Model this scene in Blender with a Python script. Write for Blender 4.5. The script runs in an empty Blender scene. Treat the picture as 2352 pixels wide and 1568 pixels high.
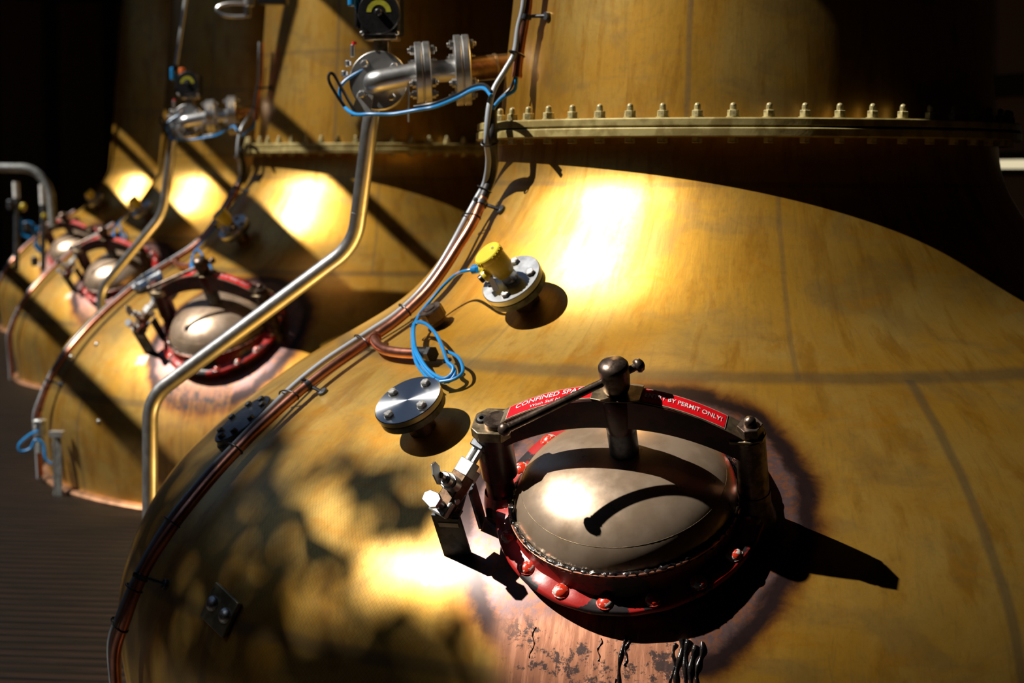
import bpy, math, random
import numpy as np
from mathutils import Vector, Matrix
PI = math.pi
sc = bpy.context.scene

# ------------------------------------------------------------------ camera
cam_d = bpy.data.cameras.new('camera')
cam = bpy.data.objects.new('camera', cam_d)
sc.collection.objects.link(cam)
CAM = Vector((0, -6.36451869, -0.13642042))
R_ = Vector((0.99235135, 0.12338091, 0.00399353))
U_ = Vector((-0.0151125, 0.08931525, 0.99588875))
F_ = Vector((-0.12251698, 0.9883319, -0.09049671))
m = Matrix.Identity(4)
for i in range(3):
    m[i][0], m[i][1], m[i][2], m[i][3] = R_[i], U_[i], -F_[i], CAM[i]
cam.matrix_world = m
cam_d.sensor_width = 36
cam_d.lens = 4263.4 * 36 / 2352
cam_d.clip_start = .05
cam_d.clip_end = 200
cam_d.dof.use_dof = True
cam_d.dof.focus_distance = 4.55
cam_d.dof.aperture_fstop = 3.6
sc.camera = cam

# ------------------------------------------------------------------ view, sky, sun
sc.view_settings.view_transform = 'Standard'
sc.view_settings.look = 'None'
sc.view_settings.gamma = 1
sc.view_settings.use_curve_mapping = False
sc.view_settings.exposure = 0.0
sc.cycles.max_bounces = 6
sc.cycles.diffuse_bounces = 2
sc.cycles.glossy_bounces = 3
sc.cycles.sample_clamp_indirect = 4
world = bpy.data.worlds.new('sky')
sc.world = world
world.use_nodes = True
bg = world.node_tree.nodes['Background']
bg.inputs[0].default_value = (0.42, 0.62, 1.0, 1)
bg.inputs[1].default_value = 0.18
SUN = Vector((-0.65198083, -0.15052164, 0.74314483))
sun_d = bpy.data.lights.new('sun', 'SUN')
sun_d.energy = 6.7
sun_d.angle = math.radians(0.53)
sun_d.color = (1.0, 0.93, 0.82)
sun = bpy.data.objects.new('sun', sun_d)
sc.collection.objects.link(sun)
sun.rotation_euler = SUN.to_track_quat('Z', 'Y').to_euler()

# ------------------------------------------------------------------ still geometry
ROW = Vector((-2.14157519, 4.8480569, 0.0))        # from one still to the next
RD = ROW.normalized()
QD = Vector((RD.y, -RD.x, 0))                      # to the right of the row
ZK = [1.2, 0.6, 0.0, -0.15, -0.35, -0.55, -0.8, -1.1, -1.45, -1.9, -2.4]
RK = [0.735, 0.768, 0.8300, 0.8515, 0.9739, 1.1393, 1.5389, 1.8975, 2.0804, 2.0600, 2.0600]
_x = -np.array(ZK); _y = np.array(RK); _m = np.gradient(_y, _x)
_m[2] = 0.10
def prof(z):
    X = min(max(-z, _x[0]), _x[-1] - 1e-6)
    i = int(np.clip(np.searchsorted(_x, X) - 1, 0, len(_x) - 2))
    h = _x[i+1] - _x[i]; t = (X - _x[i]) / h
    return float((2*t**3-3*t**2+1)*_y[i] + (t**3-2*t**2+t)*h*_m[i] + (-2*t**3+3*t**2)*_y[i+1] + (t**3-t**2)*h*_m[i+1])
def dprof(z, e=.01):
    return (prof(z+e) - prof(z-e)) / (2*e)
def cyl(phi, z, r):
    p = math.radians(phi)
    return Vector((r*math.sin(p), -r*math.cos(p), z))
def base(k):
    return ROW * k
def frame(phi, z, k=0, off=0.0, twist=0.0):
    """local frame on the copper: x sideways, y up the slope, z along the normal"""
    r = prof(z); p = math.radians(phi)
    er = Vector((math.sin(p), -math.cos(p), 0)); et = Vector((math.cos(p), math.sin(p), 0))
    n = (er + Vector((0, 0, -dprof(z)))).normalized()
    u = n.cross(et)
    P = er*r + Vector((0, 0, z)) + n*off + base(k)
    M = Matrix.Identity(4)
    for i in range(3):
        M[i][0], M[i][1], M[i][2], M[i][3] = et[i], u[i], n[i], P[i]
    return M @ Matrix.Rotation(math.radians(twist), 4, 'Z')

# ------------------------------------------------------------------ materials
MATS = {}
class NT:
    def __init__(s, name):
        s.m = bpy.data.materials.new(name); s.m.use_nodes = True
        s.t = s.m.node_tree; s.b = s.t.nodes['Principled BSDF']
    def n(s, typ, **kw):
        x = s.t.nodes.new(typ)
        for k, v in kw.items():
            if k.startswith('i_'): 
                key = k[2:]; key = int(key) if key.isdigit() else key.replace('_', ' ')
                x.inputs[key].default_value = v
            else: setattr(x, k, v)
        return x
    def l(s, a, b): s.t.links.new(a, b)
    def val(s, x, sock):
        if isinstance(x, (int, float)): sock.default_value = x
        else: s.l(x, sock)
    def math(s, op, a, b=0.0, c=None, clamp=False):
        x = s.t.nodes.new('ShaderNodeMath'); x.operation = op; x.use_clamp = clamp
        s.val(a, x.inputs[0]); s.val(b, x.inputs[1])
        if c is not None: s.val(c, x.inputs[2])
        return x.outputs[0]
    def sstep(s, v, a, b):
        x = s.t.nodes.new('ShaderNodeMapRange'); x.interpolation_type = 'SMOOTHSTEP'
        s.val(v, x.inputs[0]); x.inputs[1].default_value = a; x.inputs[2].default_value = b
        return x.outputs[0]
    def mix(s, f, a, b, blend='MIX'):
        x = s.t.nodes.new('ShaderNodeMix'); x.data_type = 'RGBA'; x.blend_type = blend
        s.val(f, x.inputs[0])
        for v, i in ((a, 6), (b, 7)):
            if isinstance(v, tuple): x.inputs[i].default_value = (*v, 1) if len(v) == 3 else v
            else: s.l(v, x.inputs[i])
        return x.outputs[2]
    def noise(s, vec, scale, detail=4, rough=.55, dist=0.0):
        x = s.t.nodes.new('ShaderNodeTexNoise'); x.inputs['Scale'].default_value = scale
        x.inputs['Detail'].default_value = detail; x.inputs['Roughness'].default_value = rough
        x.inputs['Distortion'].default_value = dist
        if vec is not None: s.l(vec, x.inputs['Vector'])
        return x.outputs[0]
    def obj(s): return s.t.nodes.new('ShaderNodeTexCoord').outputs['Object']
    def mapv(s, v, scale=(1,1,1), rot=(0,0,0), loc=(0,0,0)):
        x = s.t.nodes.new('ShaderNodeMapping'); x.inputs['Scale'].default_value = scale
        x.inputs['Rotation'].default_value = rot; x.inputs['Location'].default_value = loc
        s.l(v, x.inputs[0]); return x.outputs[0]
    def bump(s, h, strength, dist=.002):
        x = s.t.nodes.new('ShaderNodeBump'); x.inputs['Strength'].default_value = strength
        x.inputs['Distance'].default_value = dist; s.l(h, x.inputs['Height'])
        s.l(x.outputs[0], s.b.inputs['Normal'])
    def dot(s, v, w, c=None):
        x = s.t.nodes.new('ShaderNodeVectorMath'); x.operation = 'SUBTRACT'
        s.l(v, x.inputs[0]); x.inputs[1].default_value = tuple(c) if c is not None else (0, 0, 0)
        y = s.t.nodes.new('ShaderNodeVectorMath'); y.operation = 'DOT_PRODUCT'
        s.l(x.outputs[0], y.inputs[0]); y.inputs[1].default_value = tuple(w)
        return y.outputs['Value']

def simple(name, col, metal=0.0, rough=.5, var=.12, scale=30, bump=0.0, col2=None, coat=0.0, spec=None, lo=.42, hi=.6):
    if name in MATS: return MATS[name]
    t = NT(name); o = t.obj(); nz = t.noise(o, scale, 5)
    c2 = col2 if col2 else tuple(max(0, c*(1-var*2.2)) for c in col)
    t.l(t.mix(t.sstep(nz, lo, hi), col, c2), t.b.inputs['Base Color'])
    t.b.inputs['Metallic'].default_value = metal
    t.l(t.math('MULTIPLY_ADD', t.noise(o, scale*3, 3), .16, rough-.08), t.b.inputs['Roughness'])
    if coat: t.b.inputs['Coat Weight'].default_value = coat; t.b.inputs['Coat Roughness'].default_value = .15
    if spec is not None: t.b.inputs['Specular IOR Level'].default_value = spec
    if bump: t.bump(nz, bump, .003)
    MATS[name] = t.m
    return t.m

def copper(name, seams_h, seams_v, hatch=None, tint=1.0, raw=True):
    """weathered lacquered copper; the hatch frame adds the heat tint and the spilt streaks round the manhole"""
    t = NT(name); o = t.obj()
    sep = t.t.nodes.new('ShaderNodeSeparateXYZ'); t.l(o, sep.inputs[0])
    x, y, z = sep.outputs
    rad = t.math('SQRT', t.math('ADD', t.math('MULTIPLY', x, x), t.math('MULTIPLY', y, y)))
    phi = t.math('ARCTAN2', x, t.math('MULTIPLY', y, -1.0))
    comb = t.t.nodes.new('ShaderNodeCombineXYZ')
    t.l(phi, comb.inputs[0]); t.l(z, comb.inputs[1]); t.l(rad, comb.inputs[2])
    pc = comb.outputs[0]
    big = t.noise(t.mapv(o, (1.6, 1.6, 1.2)), 1.3, 5, .55, .4)
    med = t.noise(t.mapv(pc, (9, 2.2, 2.2)), 1.6, 6, .62, .3)
    streak = t.noise(t.mapv(pc, (34, 3.0, 3.0)), 2.0, 6, .7, .8)
    fine = t.noise(t.mapv(o, (22, 22, 22)), 3.0, 5, .6, .4)
    gold = (0.76*tint, 0.395*tint, 0.040*tint); deep = (0.46*tint, 0.205*tint, 0.010*tint)
    pale = (0.76*tint, 0.48*tint, 0.11*tint); olive = (0.34*tint, 0.225*tint, 0.055*tint)
    c = t.mix(t.sstep(big, .38, .62), gold, pale)
    c = t.mix(t.math('MULTIPLY', t.sstep(med, .48, .68), .75), c, deep)
    c = t.mix(t.math('MULTIPLY', t.sstep(streak, .5, .74), .34), c, olive)
    c = t.mix(t.math('MULTIPLY', t.sstep(fine, .5, .7), .25), c, deep)
    cloud = t.noise(t.mapv(o, (1.0, 1.0, 2.2)), 3.6, 6, .6, .6)
    c = t.mix(t.math('MULTIPLY', t.sstep(cloud, .47, .66), .42), c, (0.36*tint, .235*tint, .085*tint))
    rust = t.noise(t.mapv(pc, (3.0, 5.0, 5.0)), 1.7, 6, .65, .5)
    c = t.mix(t.math('MULTIPLY', t.sstep(rust, .54, .7), .5), c, (0.74*tint, .31*tint, .008*tint))
    # rough patches, and crossed mesh shadow lines painted into the lower left colour
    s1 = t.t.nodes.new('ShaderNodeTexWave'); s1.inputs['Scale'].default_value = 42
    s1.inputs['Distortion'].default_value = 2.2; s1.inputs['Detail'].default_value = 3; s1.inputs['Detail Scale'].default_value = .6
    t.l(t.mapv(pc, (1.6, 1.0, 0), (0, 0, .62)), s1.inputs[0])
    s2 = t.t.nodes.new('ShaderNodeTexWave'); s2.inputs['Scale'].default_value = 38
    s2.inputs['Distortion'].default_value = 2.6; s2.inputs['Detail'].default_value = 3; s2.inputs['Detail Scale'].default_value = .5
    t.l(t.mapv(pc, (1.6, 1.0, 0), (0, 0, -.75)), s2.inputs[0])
    mesh_shade = t.math('MULTIPLY', t.sstep(t.math('MAXIMUM', s1.outputs[1], s2.outputs[1]), .93, 1.0),
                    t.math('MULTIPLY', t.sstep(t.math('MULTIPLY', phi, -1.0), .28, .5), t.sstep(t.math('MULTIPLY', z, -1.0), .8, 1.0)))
    c = t.mix(t.math('MULTIPLY', mesh_shade, .38), c, (0.17, .11, .04))
    rough = t.math('ADD', t.math('MULTIPLY', med, .14), t.math('MULTIPLY', fine, .12))
    rough = t.math('ADD', rough, .30)
    wob = t.math('MULTIPLY', t.math('SUBTRACT', t.noise(o, 3, 3), .5), .02)
    for zs, w, a in seams_h:
        dd = t.math('ABSOLUTE', t.math('ADD', t.math('SUBTRACT', z, zs), wob))
        f = t.math('MULTIPLY', t.math('SUBTRACT', 1.0, t.sstep(dd, w*.25, w)), a)
        c = t.mix(f, c, (0.13, .10, .06))
    for ph, z0, z1, w, a in seams_v:
        dd = t.math('MULTIPLY', t.math('ABSOLUTE', t.math('ADD', t.math('SUBTRACT', phi, math.radians(ph)), wob)), rad)
        f = t.math('SUBTRACT', 1.0, t.sstep(dd, w*.25, w))
        f = t.math('MULTIPLY', f, t.math('MULTIPLY', t.math('GREATER_THAN', z, z0), t.math('LESS_THAN', z, z1)))
        c = t.mix(t.math('MULTIPLY', f, a), c, (0.14, .11, .07))
    metal = t.math('ADD', .86, 0.0)
    if hatch is not None:
        cc = hatch.translation; ex, ey, ez = hatch.col[0].xyz, hatch.col[1].xyz, hatch.col[2].xyz
        lx = t.dot(o, ex, cc); ly = t.dot(o, ey, cc)
        d = t.math('SQRT', t.math('ADD', t.math('MULTIPLY', lx, lx), t.math('MULTIPLY', ly, ly)))
        nn = t.noise(o, 9, 6, .65, .5); n2 = t.noise(o, 38, 5, .7, .3); n3 = t.noise(o, 3.2, 3)
        dj = t.math('ADD', d, t.math('MULTIPLY', t.math('SUBTRACT', nn, .5), .07))
        dj = t.math('ADD', dj, t.math('MULTIPLY', t.math('SUBTRACT', n3, .5), .07))
        # halo: brown edge, near black ring, grey mauve inside
        c = t.mix(t.math('MULTIPLY', t.math('SUBTRACT', 1.0, t.sstep(dj, .455, .53)), .9), c, (0.26, 0.075, 0.006))
        c = t.mix(t.math('MULTIPLY', t.math('SUBTRACT', 1.0, t.sstep(dj, .450, .492)), .96), c, (0.016, 0.008, 0.011))
        inner = t.mix(t.sstep(n2, .46, .6), (0.15, .09, .09), (0.25, .10, .055))
        c = t.mix(t.math('SUBTRACT', 1.0, t.sstep(dj, .405, .435)), c, inner)
        # run of raw pink copper down the slope below the hatch
        sv = t.t.nodes.new('ShaderNodeCombineXYZ'); t.l(t.math('MULTIPLY', lx, 34.0), sv.inputs[0]); t.l(t.math('MULTIPLY', ly, 4.0), sv.inputs[1])
        run = t.noise(sv.outputs[0], 1.3, 6, .7, .3)
        lxj = t.math('ADD', lx, t.math('MULTIPLY', t.math('SUBTRACT', run, .5), .05))
        side = t.math('MULTIPLY', t.sstep(lxj, -.33, -.20), t.math('SUBTRACT', 1.0, t.sstep(lxj, .185, .205)))
        below = t.math('SUBTRACT', 1.0, t.sstep(ly, -.34, -.28))
        pink = t.mix(t.sstep(run, .38, .56), (0.66, .30, .175), (0.40, .165, .09))
        pink = t.mix(t.math('MULTIPLY', t.sstep(run, .58, .7), .7), pink, (0.17, .085, .075))
        if not raw: pink = t.mix(t.sstep(run, .4, .6), (0.50, .21, .03), (0.22, .07, .02))
        mk = t.math('MULTIPLY', side, below)
        c = t.mix(mk if raw else t.math('MULTIPLY', mk, .4), c, pink)
        # black burnt crust clinging round the lower edge
        cr = t.math('SUBTRACT', t.noise(o, 17, 9, .8, .15), t.math('MULTIPLY', t.math('ABSOLUTE', t.math('SUBTRACT', d, .42)), 1.5))
        c = t.mix(t.math('MULTIPLY', t.math('MULTIPLY', t.sstep(cr, .47, .52), .9), t.math('MULTIPLY', below, side)), c, (0.03, .025, .03))
        # pale streaked patch beside the lock
        bx = t.math('ABSOLUTE', t.math('ADD', lx, .47)); by = t.math('ABSOLUTE', t.math('ADD', ly, .185))
        pt = t.math('MULTIPLY', t.math('SUBTRACT', 1.0, t.sstep(bx, .02, .055)), t.math('SUBTRACT', 1.0, t.sstep(by, .015, .04)))
        sc2 = t.noise(t.mapv(o, (90, 90, 14)), 1.0, 4, .8)
        c = t.mix(t.math('MULTIPLY', pt, t.sstep(sc2, .42, .62)), c, (0.85, .80, .74))
        rough = t.math('ADD', rough, t.math('MULTIPLY', mk, .12))
        metal = t.math('SUBTRACT', metal, t.math('MULTIPLY', mk, .25))
    t.l(c, t.b.inputs['Base Color'])
    t.l(rough, t.b.inputs['Roughness']); t.l(metal, t.b.inputs['Metallic'])
    t.b.inputs['Coat Weight'].default_value = .36
    t.b.inputs['Coat IOR'].default_value = 1.65
    t.b.inputs['Coat Roughness'].default_value = .29
    h = t.math('ADD', t.math('MULTIPLY', big, .8), t.math('ADD', t.math('MULTIPLY', med, .25), t.math('MULTIPLY', streak, .05)))
    t.bump(h, .18, .012)
    return t.m

STEEL = simple('stainless_steel', (.70, .70, .70), .95, .33, .06, 14)
PLATE = simple('flange_steel', (.52, .54, .57), 1, .30, .10, 10)
BOLT = simple('zinc_bolt', (.60, .59, .57), 1, .36, .18, 120, .3)
DARKST = simple('dark_steel', (.12, .13, .15), .8, .42, .2, 30)
OLIVE = simple('painted_ring', (.40, .33, .13), .25, .50, .25, 16, .5, (.25, .19, .06))
OLIVEB = simple('painted_bolt', (.50, .43, .21), .25, .45, .2, 60, .3)
RED = simple('red_paint', (.56, .022, .018), 0, .30, .2, 11, .5, (.36, .012, .012), coat=.3)
REDCHIP = simple('chipped_red_paint', (.62, .035, .012), 0, .28, 0, 62, .4, (.60, .58, .55), coat=.3, lo=.53, hi=.56)
REDWORN = simple('worn_red_paint', (.42, .018, .015), 0, .34, 0, 11, .6, (.030, .024, .026), coat=.15, lo=.515, hi=.54)
MAROON = simple('maroon_paint', (.085, .012, .009), .1, .38, .3, 18, .2, coat=.2)
BRONZE = simple('bronze', (.64, .48, .35), .70, .30, .10, 12, .03, (.54, .39, .27))
BRONZED = simple('aged_bronze', (.20, .145, .115), .85, .36, .25, 40, .25)
BRASSY = simple('worn_brass', (.50, .38, .24), .9, .38, .25, 26, .2)
TAR = simple('black_tar', (.008, .007, .008), 0, .22, 0, 60, 1.0, (.02, .014, .012), coat=.5)
CPIPE = simple('copper_tube', (.70, .30, .20), 1, .33, .12, 12, 0, (.55, .22, .14))
GREYC = simple('grey_cable', (.36, .40, .45), 0, .32, .06, 6, coat=.2)
BLUEC = simple('blue_cable', (.012, .24, .62), 0, .32, .1, 8, coat=.3)
BLACK = simple('black_plastic', (.012, .012, .014), 0, .35, .2, 40)
BLACKR = simple('black_rubber', (.02, .018, .018), 0, .5, .2, 20)
YELLOW = simple('yellow_paint', (.74, .58, .04), 0, .35, .05, 20, coat=.2)
YGAUGE = simple('gauge_yellow', (.45, .45, .02), 0, .5, .1, 40)
SIGNR = simple('sign_red', (.70, .006, .012), 0, .28, .05, 30, coat=.3)
SIGNE = simple('sign_edge', (.62, .50, .40), .3, .4, .1, 30)
WHITE = simple('white_lettering', (.80, .74, .76), 0, .4, .02, 30)
ORANGE = simple('orange_plastic', (.75, .16, .03), 0, .4, .05, 30)
LGREY = simple('light_grey_metal', (.55, .56, .56), .6, .38, .08, 30)
GALV = simple('galvanised_steel', (.50, .53, .53), .7, .45, .15, 25)
FLOORM = None

# ------------------------------------------------------------------ mesh builder
class MB:
    def __init__(s): s.v = []; s.f = []
    def add(s, vs, fs):
        o = len(s.v); s.v += [tuple(v) for v in vs]; s.f += [tuple(i+o for i in f) for f in fs]; return s
    def lathe(s, prf, M=None, seg=48, ph0=0.0, arc=2*PI):
        M = M or Matrix.Identity(4); n = len(prf); vs = []; fs = []
        full = abs(arc-2*PI) < 1e-6; cols = seg if full else seg+1
        for j in range(cols):
            a = ph0 + arc*j/seg
            for r, h in prf: vs.append(M @ Vector((r*math.cos(a), r*math.sin(a), h)))
        for j in range(seg):
            a, b = j*n, ((j+1) % cols)*n
            for i in range(n-1):
                if prf[i][0] < 1e-7 and prf[i+1][0] < 1e-7: continue
                if prf[i][0] < 1e-7: fs.append((a+i, b+i+1, a+i+1))
                elif prf[i+1][0] < 1e-7: fs.append((a+i, b+i, a+i+1))
                else: fs.append((a+i, b+i, b+i+1, a+i+1))
        return s.add(vs, fs)
    def cyl(s, r, h0, h1, M=None, seg=32, bev=.0, ph0=0.0):
        b = min(bev, (h1-h0)*.45, r*.45)
        p = [(0, h0), (r-b, h0)] + ([(r, h0+b)] if b else []) + ([(r, h1-b)] if b else [(r, h1)]) + ([(r-b, h1)] if b else []) + [(0, h1)]
        return s.lathe(p, M, seg, ph0)
    def hexa(s, r, h0, h1, M=None, ph0=0.0): return s.cyl(r, h0, h1, M, 6, min(.0015, r*.1), ph0)
    def box(s, c, d, M=None):
        M = M or Matrix.Identity(4); c = Vector(c); x, y, z = d[0]/2, d[1]/2, d[2]/2
        vs = [M @ (c+Vector((a*x, b*y, g*z))) for a in (-1, 1) for b in (-1, 1) for g in (-1, 1)]
        return s.add(vs, [(0,1,3,2),(4,6,7,5),(0,4,5,1),(2,3,7,6),(0,2,6,4),(1,5,7,3)])
    def prism(s, poly, h0, h1, M=None):
        M = M or Matrix.Identity(4); n = len(poly)
        vs = [M @ Vector((x, y, h0)) for x, y in poly] + [M @ Vector((x, y, h1)) for x, y in poly]
        fs = [tuple(range(n-1, -1, -1)), tuple(range(n, 2*n))] + [(i, (i+1) % n, (i+1) % n+n, i+n) for i in range(n)]
        return s.add(vs, fs)
    def tube(s, pts, r, seg=12, rfun=None, closed=False):
        pts = [Vector(p) for p in pts]; n = len(pts)
        T = []
        for i in range(n):
            a = pts[(i-1) % n] if (closed or i > 0) else pts[0]; b = pts[(i+1) % n] if (closed or i < n-1) else pts[-1]
            T.append((b-a).normalized() if (b-a).length > 1e-9 else Vector((0, 0, 1)))
        up = Vector((0, 0, 1)) if abs(T[0].z) < .9 else Vector((1, 0, 0))
        N = (up - T[0]*up.dot(T[0])).normalized(); vs = []
        for i in range(n):
            N = (N - T[i]*N.dot(T[i])).normalized(); B = T[i].cross(N)
            rr = rfun(i/(n-1)) if rfun else r
            for j in range(seg):
                a = 2*PI*j/seg; vs.append(pts[i] + (N*math.cos(a)+B*math.sin(a))*rr)
        fs = []
        for i in range(n if closed else n-1):
            i2 = (i+1) % n
            for j in range(seg): fs.append((i*seg+j, i*seg+(j+1) % seg, i2*seg+(j+1) % seg, i2*seg+j))
        if not closed: fs += [tuple(range(seg-1, -1, -1)), tuple((n-1)*seg+j for j in range(seg))]
        return s.add(vs, fs)
    def sphere(s, c, r, seg=16, M=None, sz=1.0):
        MM = (M or Matrix.Identity(4)) @ Matrix.Translation(Vector(c))
        return s.lathe([(r*math.cos(-PI/2+PI*i/10) if 0 < i < 10 else 0, r*sz*math.sin(-PI/2+PI*i/10)) for i in range(11)], MM, seg)

def spline(pts, sub=8):
    P = [Vector(p) for p in pts]; out = []
    for i in range(len(P)-1):
        a = P[max(i-1, 0)]; b = P[i]; c = P[i+1]; d = P[min(i+2, len(P)-1)]
        for j in range(sub):
            t = j/sub
            out.append(.5*((2*b)+(c-a)*t+(2*a-5*b+4*c-d)*t*t+(-a+3*b-3*c+d)*t**3))
    out.append(P[-1]); return out
def fillet(pts, rad, n=8):
    P = [Vector(p) for p in pts]; out = [P[0]]
    for i in range(1, len(P)-1):
        a = (P[i-1]-P[i]); b = (P[i+1]-P[i]); r = min(rad, a.length*.45, b.length*.45)
        p0 = P[i]+a.normalized()*r; p1 = P[i]+b.normalized()*r
        for j in range(n+1):
            t = j/n; out.append((1-t)**2*p0+2*t*(1-t)*P[i]+t*t*p1)
    out.append(P[-1]); return out
def zto(v, p=(0, 0, 0), x=None):
    """matrix whose z runs along v"""
    v = Vector(v).normalized(); x = Vector(x) if x is not None else (Vector((1, 0, 0)) if abs(v.x) < .9 else Vector((0, 1, 0)))
    x = (x - v*x.dot(v)).normalized(); y = v.cross(x); M = Matrix.Identity(4)
    for i in range(3): M[i][0], M[i][1], M[i][2], M[i][3] = x[i], y[i], v[i], p[i]
    return M

def obj(name, mb, mat, parent=None, ang=35, bevel=0.0, smooth=True):
    me = bpy.data.meshes.new(name); me.from_pydata([tuple(v) for v in mb.v], [], mb.f); me.update()
    me.materials.append(mat)
    if smooth:
        me.polygons.foreach_set('use_smooth', [True]*len(me.polygons))
        me.set_sharp_from_angle(angle=math.radians(ang))
    o = bpy.data.objects.new(name, me); sc.collection.objects.link(o)
    if parent is not None: o.parent = parent
    if bevel:
        b = o.modifiers.new('bevel', 'BEVEL'); b.width = bevel; b.segments = 2; b.limit_method = 'ANGLE'
    return o
def thing(name, label, cat, M=None, group=None):
    o = bpy.data.objects.new(name, None); sc.collection.objects.link(o); o.empty_display_size = .05
    if M is not None: o.matrix_world = M
    o['label'] = label; o['category'] = cat
    if group: o['group'] = group
    return o
def tag(o, label, cat, group=None):
    o['label'] = label; o['category'] = cat
    if group: o['group'] = group
    return o
def copy_thing(o, M, label=None, group=None, parent=None):
    c = o.copy(); sc.collection.objects.link(c)
    if parent is not None: c.parent = parent
    else:
        c.matrix_world = M
        if label: c['label'] = label
        if group: c['group'] = group
    for ch in list(o.children):
        copy_thing(ch, None, parent=c)
    return c
def text_mesh(body, size, bold=0.0):
    cu = bpy.data.curves.new('lettering', 'FONT'); cu.body = body; cu.size = size; cu.offset = bold
    cu.extrude = 0.0006; cu.resolution_u = 3; cu.align_x = 'CENTER'; cu.align_y = 'CENTER'
    to = bpy.data.objects.new('lettering', cu); sc.collection.objects.link(to)
    bpy.context.view_layer.update()
    me = bpy.data.meshes.new_from_object(to.evaluated_get(bpy.context.evaluated_depsgraph_get()))
    bpy.data.objects.remove(to); bpy.data.curves.remove(cu)
    return me
ORD = ['nearest', 'second', 'third', 'farthest']

# ------------------------------------------------------------------ the hall
def struct(name, mb, mat):
    o = obj(name, mb, mat, smooth=False); o['kind'] = 'structure'; return o
def hallp(a, b, z): return RD*a + QD*b + Vector((0, 0, z))
HM = Matrix.Identity(4)
for i in range(3): HM[i][0], HM[i][1] = QD[i], RD[i]        # local x = right of row, y = along row
def wood_floor():
    t = NT('slatted_floor'); o = t.obj()
    w = t.t.nodes.new('ShaderNodeTexWave'); w.bands_direction = 'Y'; w.inputs['Scale'].default_value = 3.2
    w.inputs['Distortion'].default_value = 1.0; w.inputs['Detail'].default_value = 2; w.inputs['Detail Scale'].default_value = .4; t.l(o, w.inputs[0])
    nz = t.noise(t.mapv(o, (1.5, 9, 1)), 2, 5)
    c = t.mix(t.sstep(w.outputs[1], .15, .5), (.002, .0015, .001), (.016, .009, .006))
    c = t.mix(t.sstep(nz, .4, .65), c, (.007, .005, .003))
    t.l(c, t.b.inputs['Base Color']); t.b.inputs['Roughness'].default_value = .6; t.b.inputs['Specular IOR Level'].default_value = .12
    t.bump(w.outputs[1], .6, .01); return t.m
def panel_mat(name, c1, c2, freq):
    t = NT(name); o = t.obj()
    w = t.t.nodes.new('ShaderNodeTexWave'); w.bands_direction = 'X'; w.inputs['Scale'].default_value = freq
    w.inputs['Distortion'].default_value = .3; t.l(o, w.inputs[0])
    t.l(t.mix(t.sstep(w.outputs[1], .05, .25), c1, c2), t.b.inputs['Base Color']); t.b.inputs['Roughness'].default_value = .7
    t.bump(w.outputs[1], .3, .02); return t.m
WALLM = panel_mat('dark_boarding', (.04, .028, .02), (.20, .14, .09), .32)
CEILM = simple('dark_ceiling', (.03, .026, .022), 0, .8, .1, 2)
FZ = -1.925
struct('floor', MB().box((-1.5, 10, FZ-.05), (17, 44, .1), HM), wood_floor())
struct('wall_back', MB().box((-1.5, 30, 1), (17, .2, 6.2), HM), WALLM)
struct('wall_right', MB().box((6.0, 10, 1), (.2, 44, 6.2), HM), WALLM)
struct('wall_left', MB().box((-9.0, 10, .5), (.2, 44, 5.0), HM), WALLM)
struct('wall_front', MB().box((-1.5, -11.6, 1), (17, .2, 6.2), HM), WALLM)
# the roof is solid right of a line parallel to the row; daylight comes in left of it
e0 = Vector((-2.10, -1.29, 0)).dot(QD)
cm = MB()
cm.box(((e0+6.1)/2, 10, 3.05), (6.1-e0, 44, .1), HM)
cm.box(((-8.2-9.2)/2, 10, 3.05), (1.0, 44, .1), HM)
cm.box(((e0-9.2)/2, (-12-1.7)/2, 3.05), (e0+9.2, 12-1.7, .1), HM)
cm.box(((e0-3.10)/2, 20, 3.05), (3.10+e0, 23, .1), HM)  # this strip and the closing slab below are added to darken the far necks
cm.box(((e0-9.2)/2, 25, 3.05), (e0+9.2, 13, .1), HM)
struct('ceiling', cm, CEILM)
# unseen bars and boards over the open side, shaped to cast the stills' shadows
SHADEM = simple('roof_shade_bar', (.06, .045, .032), 0, .75, .2, 6)
def bar2(a, b, w, h=.08, z=3.0):
    a = Vector((*a, z)); b = Vector((*b, z)); d = (b-a); L = d.length; M = zto(Vector((0, 0, 1)), (a+b)/2, x=d)
    return MB().box((0, 0, 0), (L, w, h), M)
nshade = 0
for k in (0, 1, 2):
    B = ROW*k
    def sh(p): return (p[0]+B.x, p[1]+B.y)
    pcs = []
    pcs.append(bar2(sh((-5.45, 4.35)), sh((-4.60, 2.28)), .055))
    pcs.append(bar2(sh((-4.45, 3.83)), sh((-5.95, 3.77)), .085))
    pcs.append(MB().prism([sh(p) for p in [(-6.28, 3.57), (-6.14, 3.26), (-5.87, 2.77), (-5.87, 2.35), (-5.74, 2.17), (-5.52, 2.27), (-5.11, 2.53), (-5.04, 2.63), (-5.39, 2.6), (-5.51, 2.92), (-5.75, 3.59), (-6.1, 4.3)]], 2.97, 3.03))
    pcs.append(bar2(sh((-8.5, 4.75)), sh((-6.9, 1.6)), .13))
    for i, p in enumerate(pcs):
        nshade += 1; struct('trim_%d' % nshade, p, SHADEM)  # out of view, added only for the shadows they throw
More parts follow.
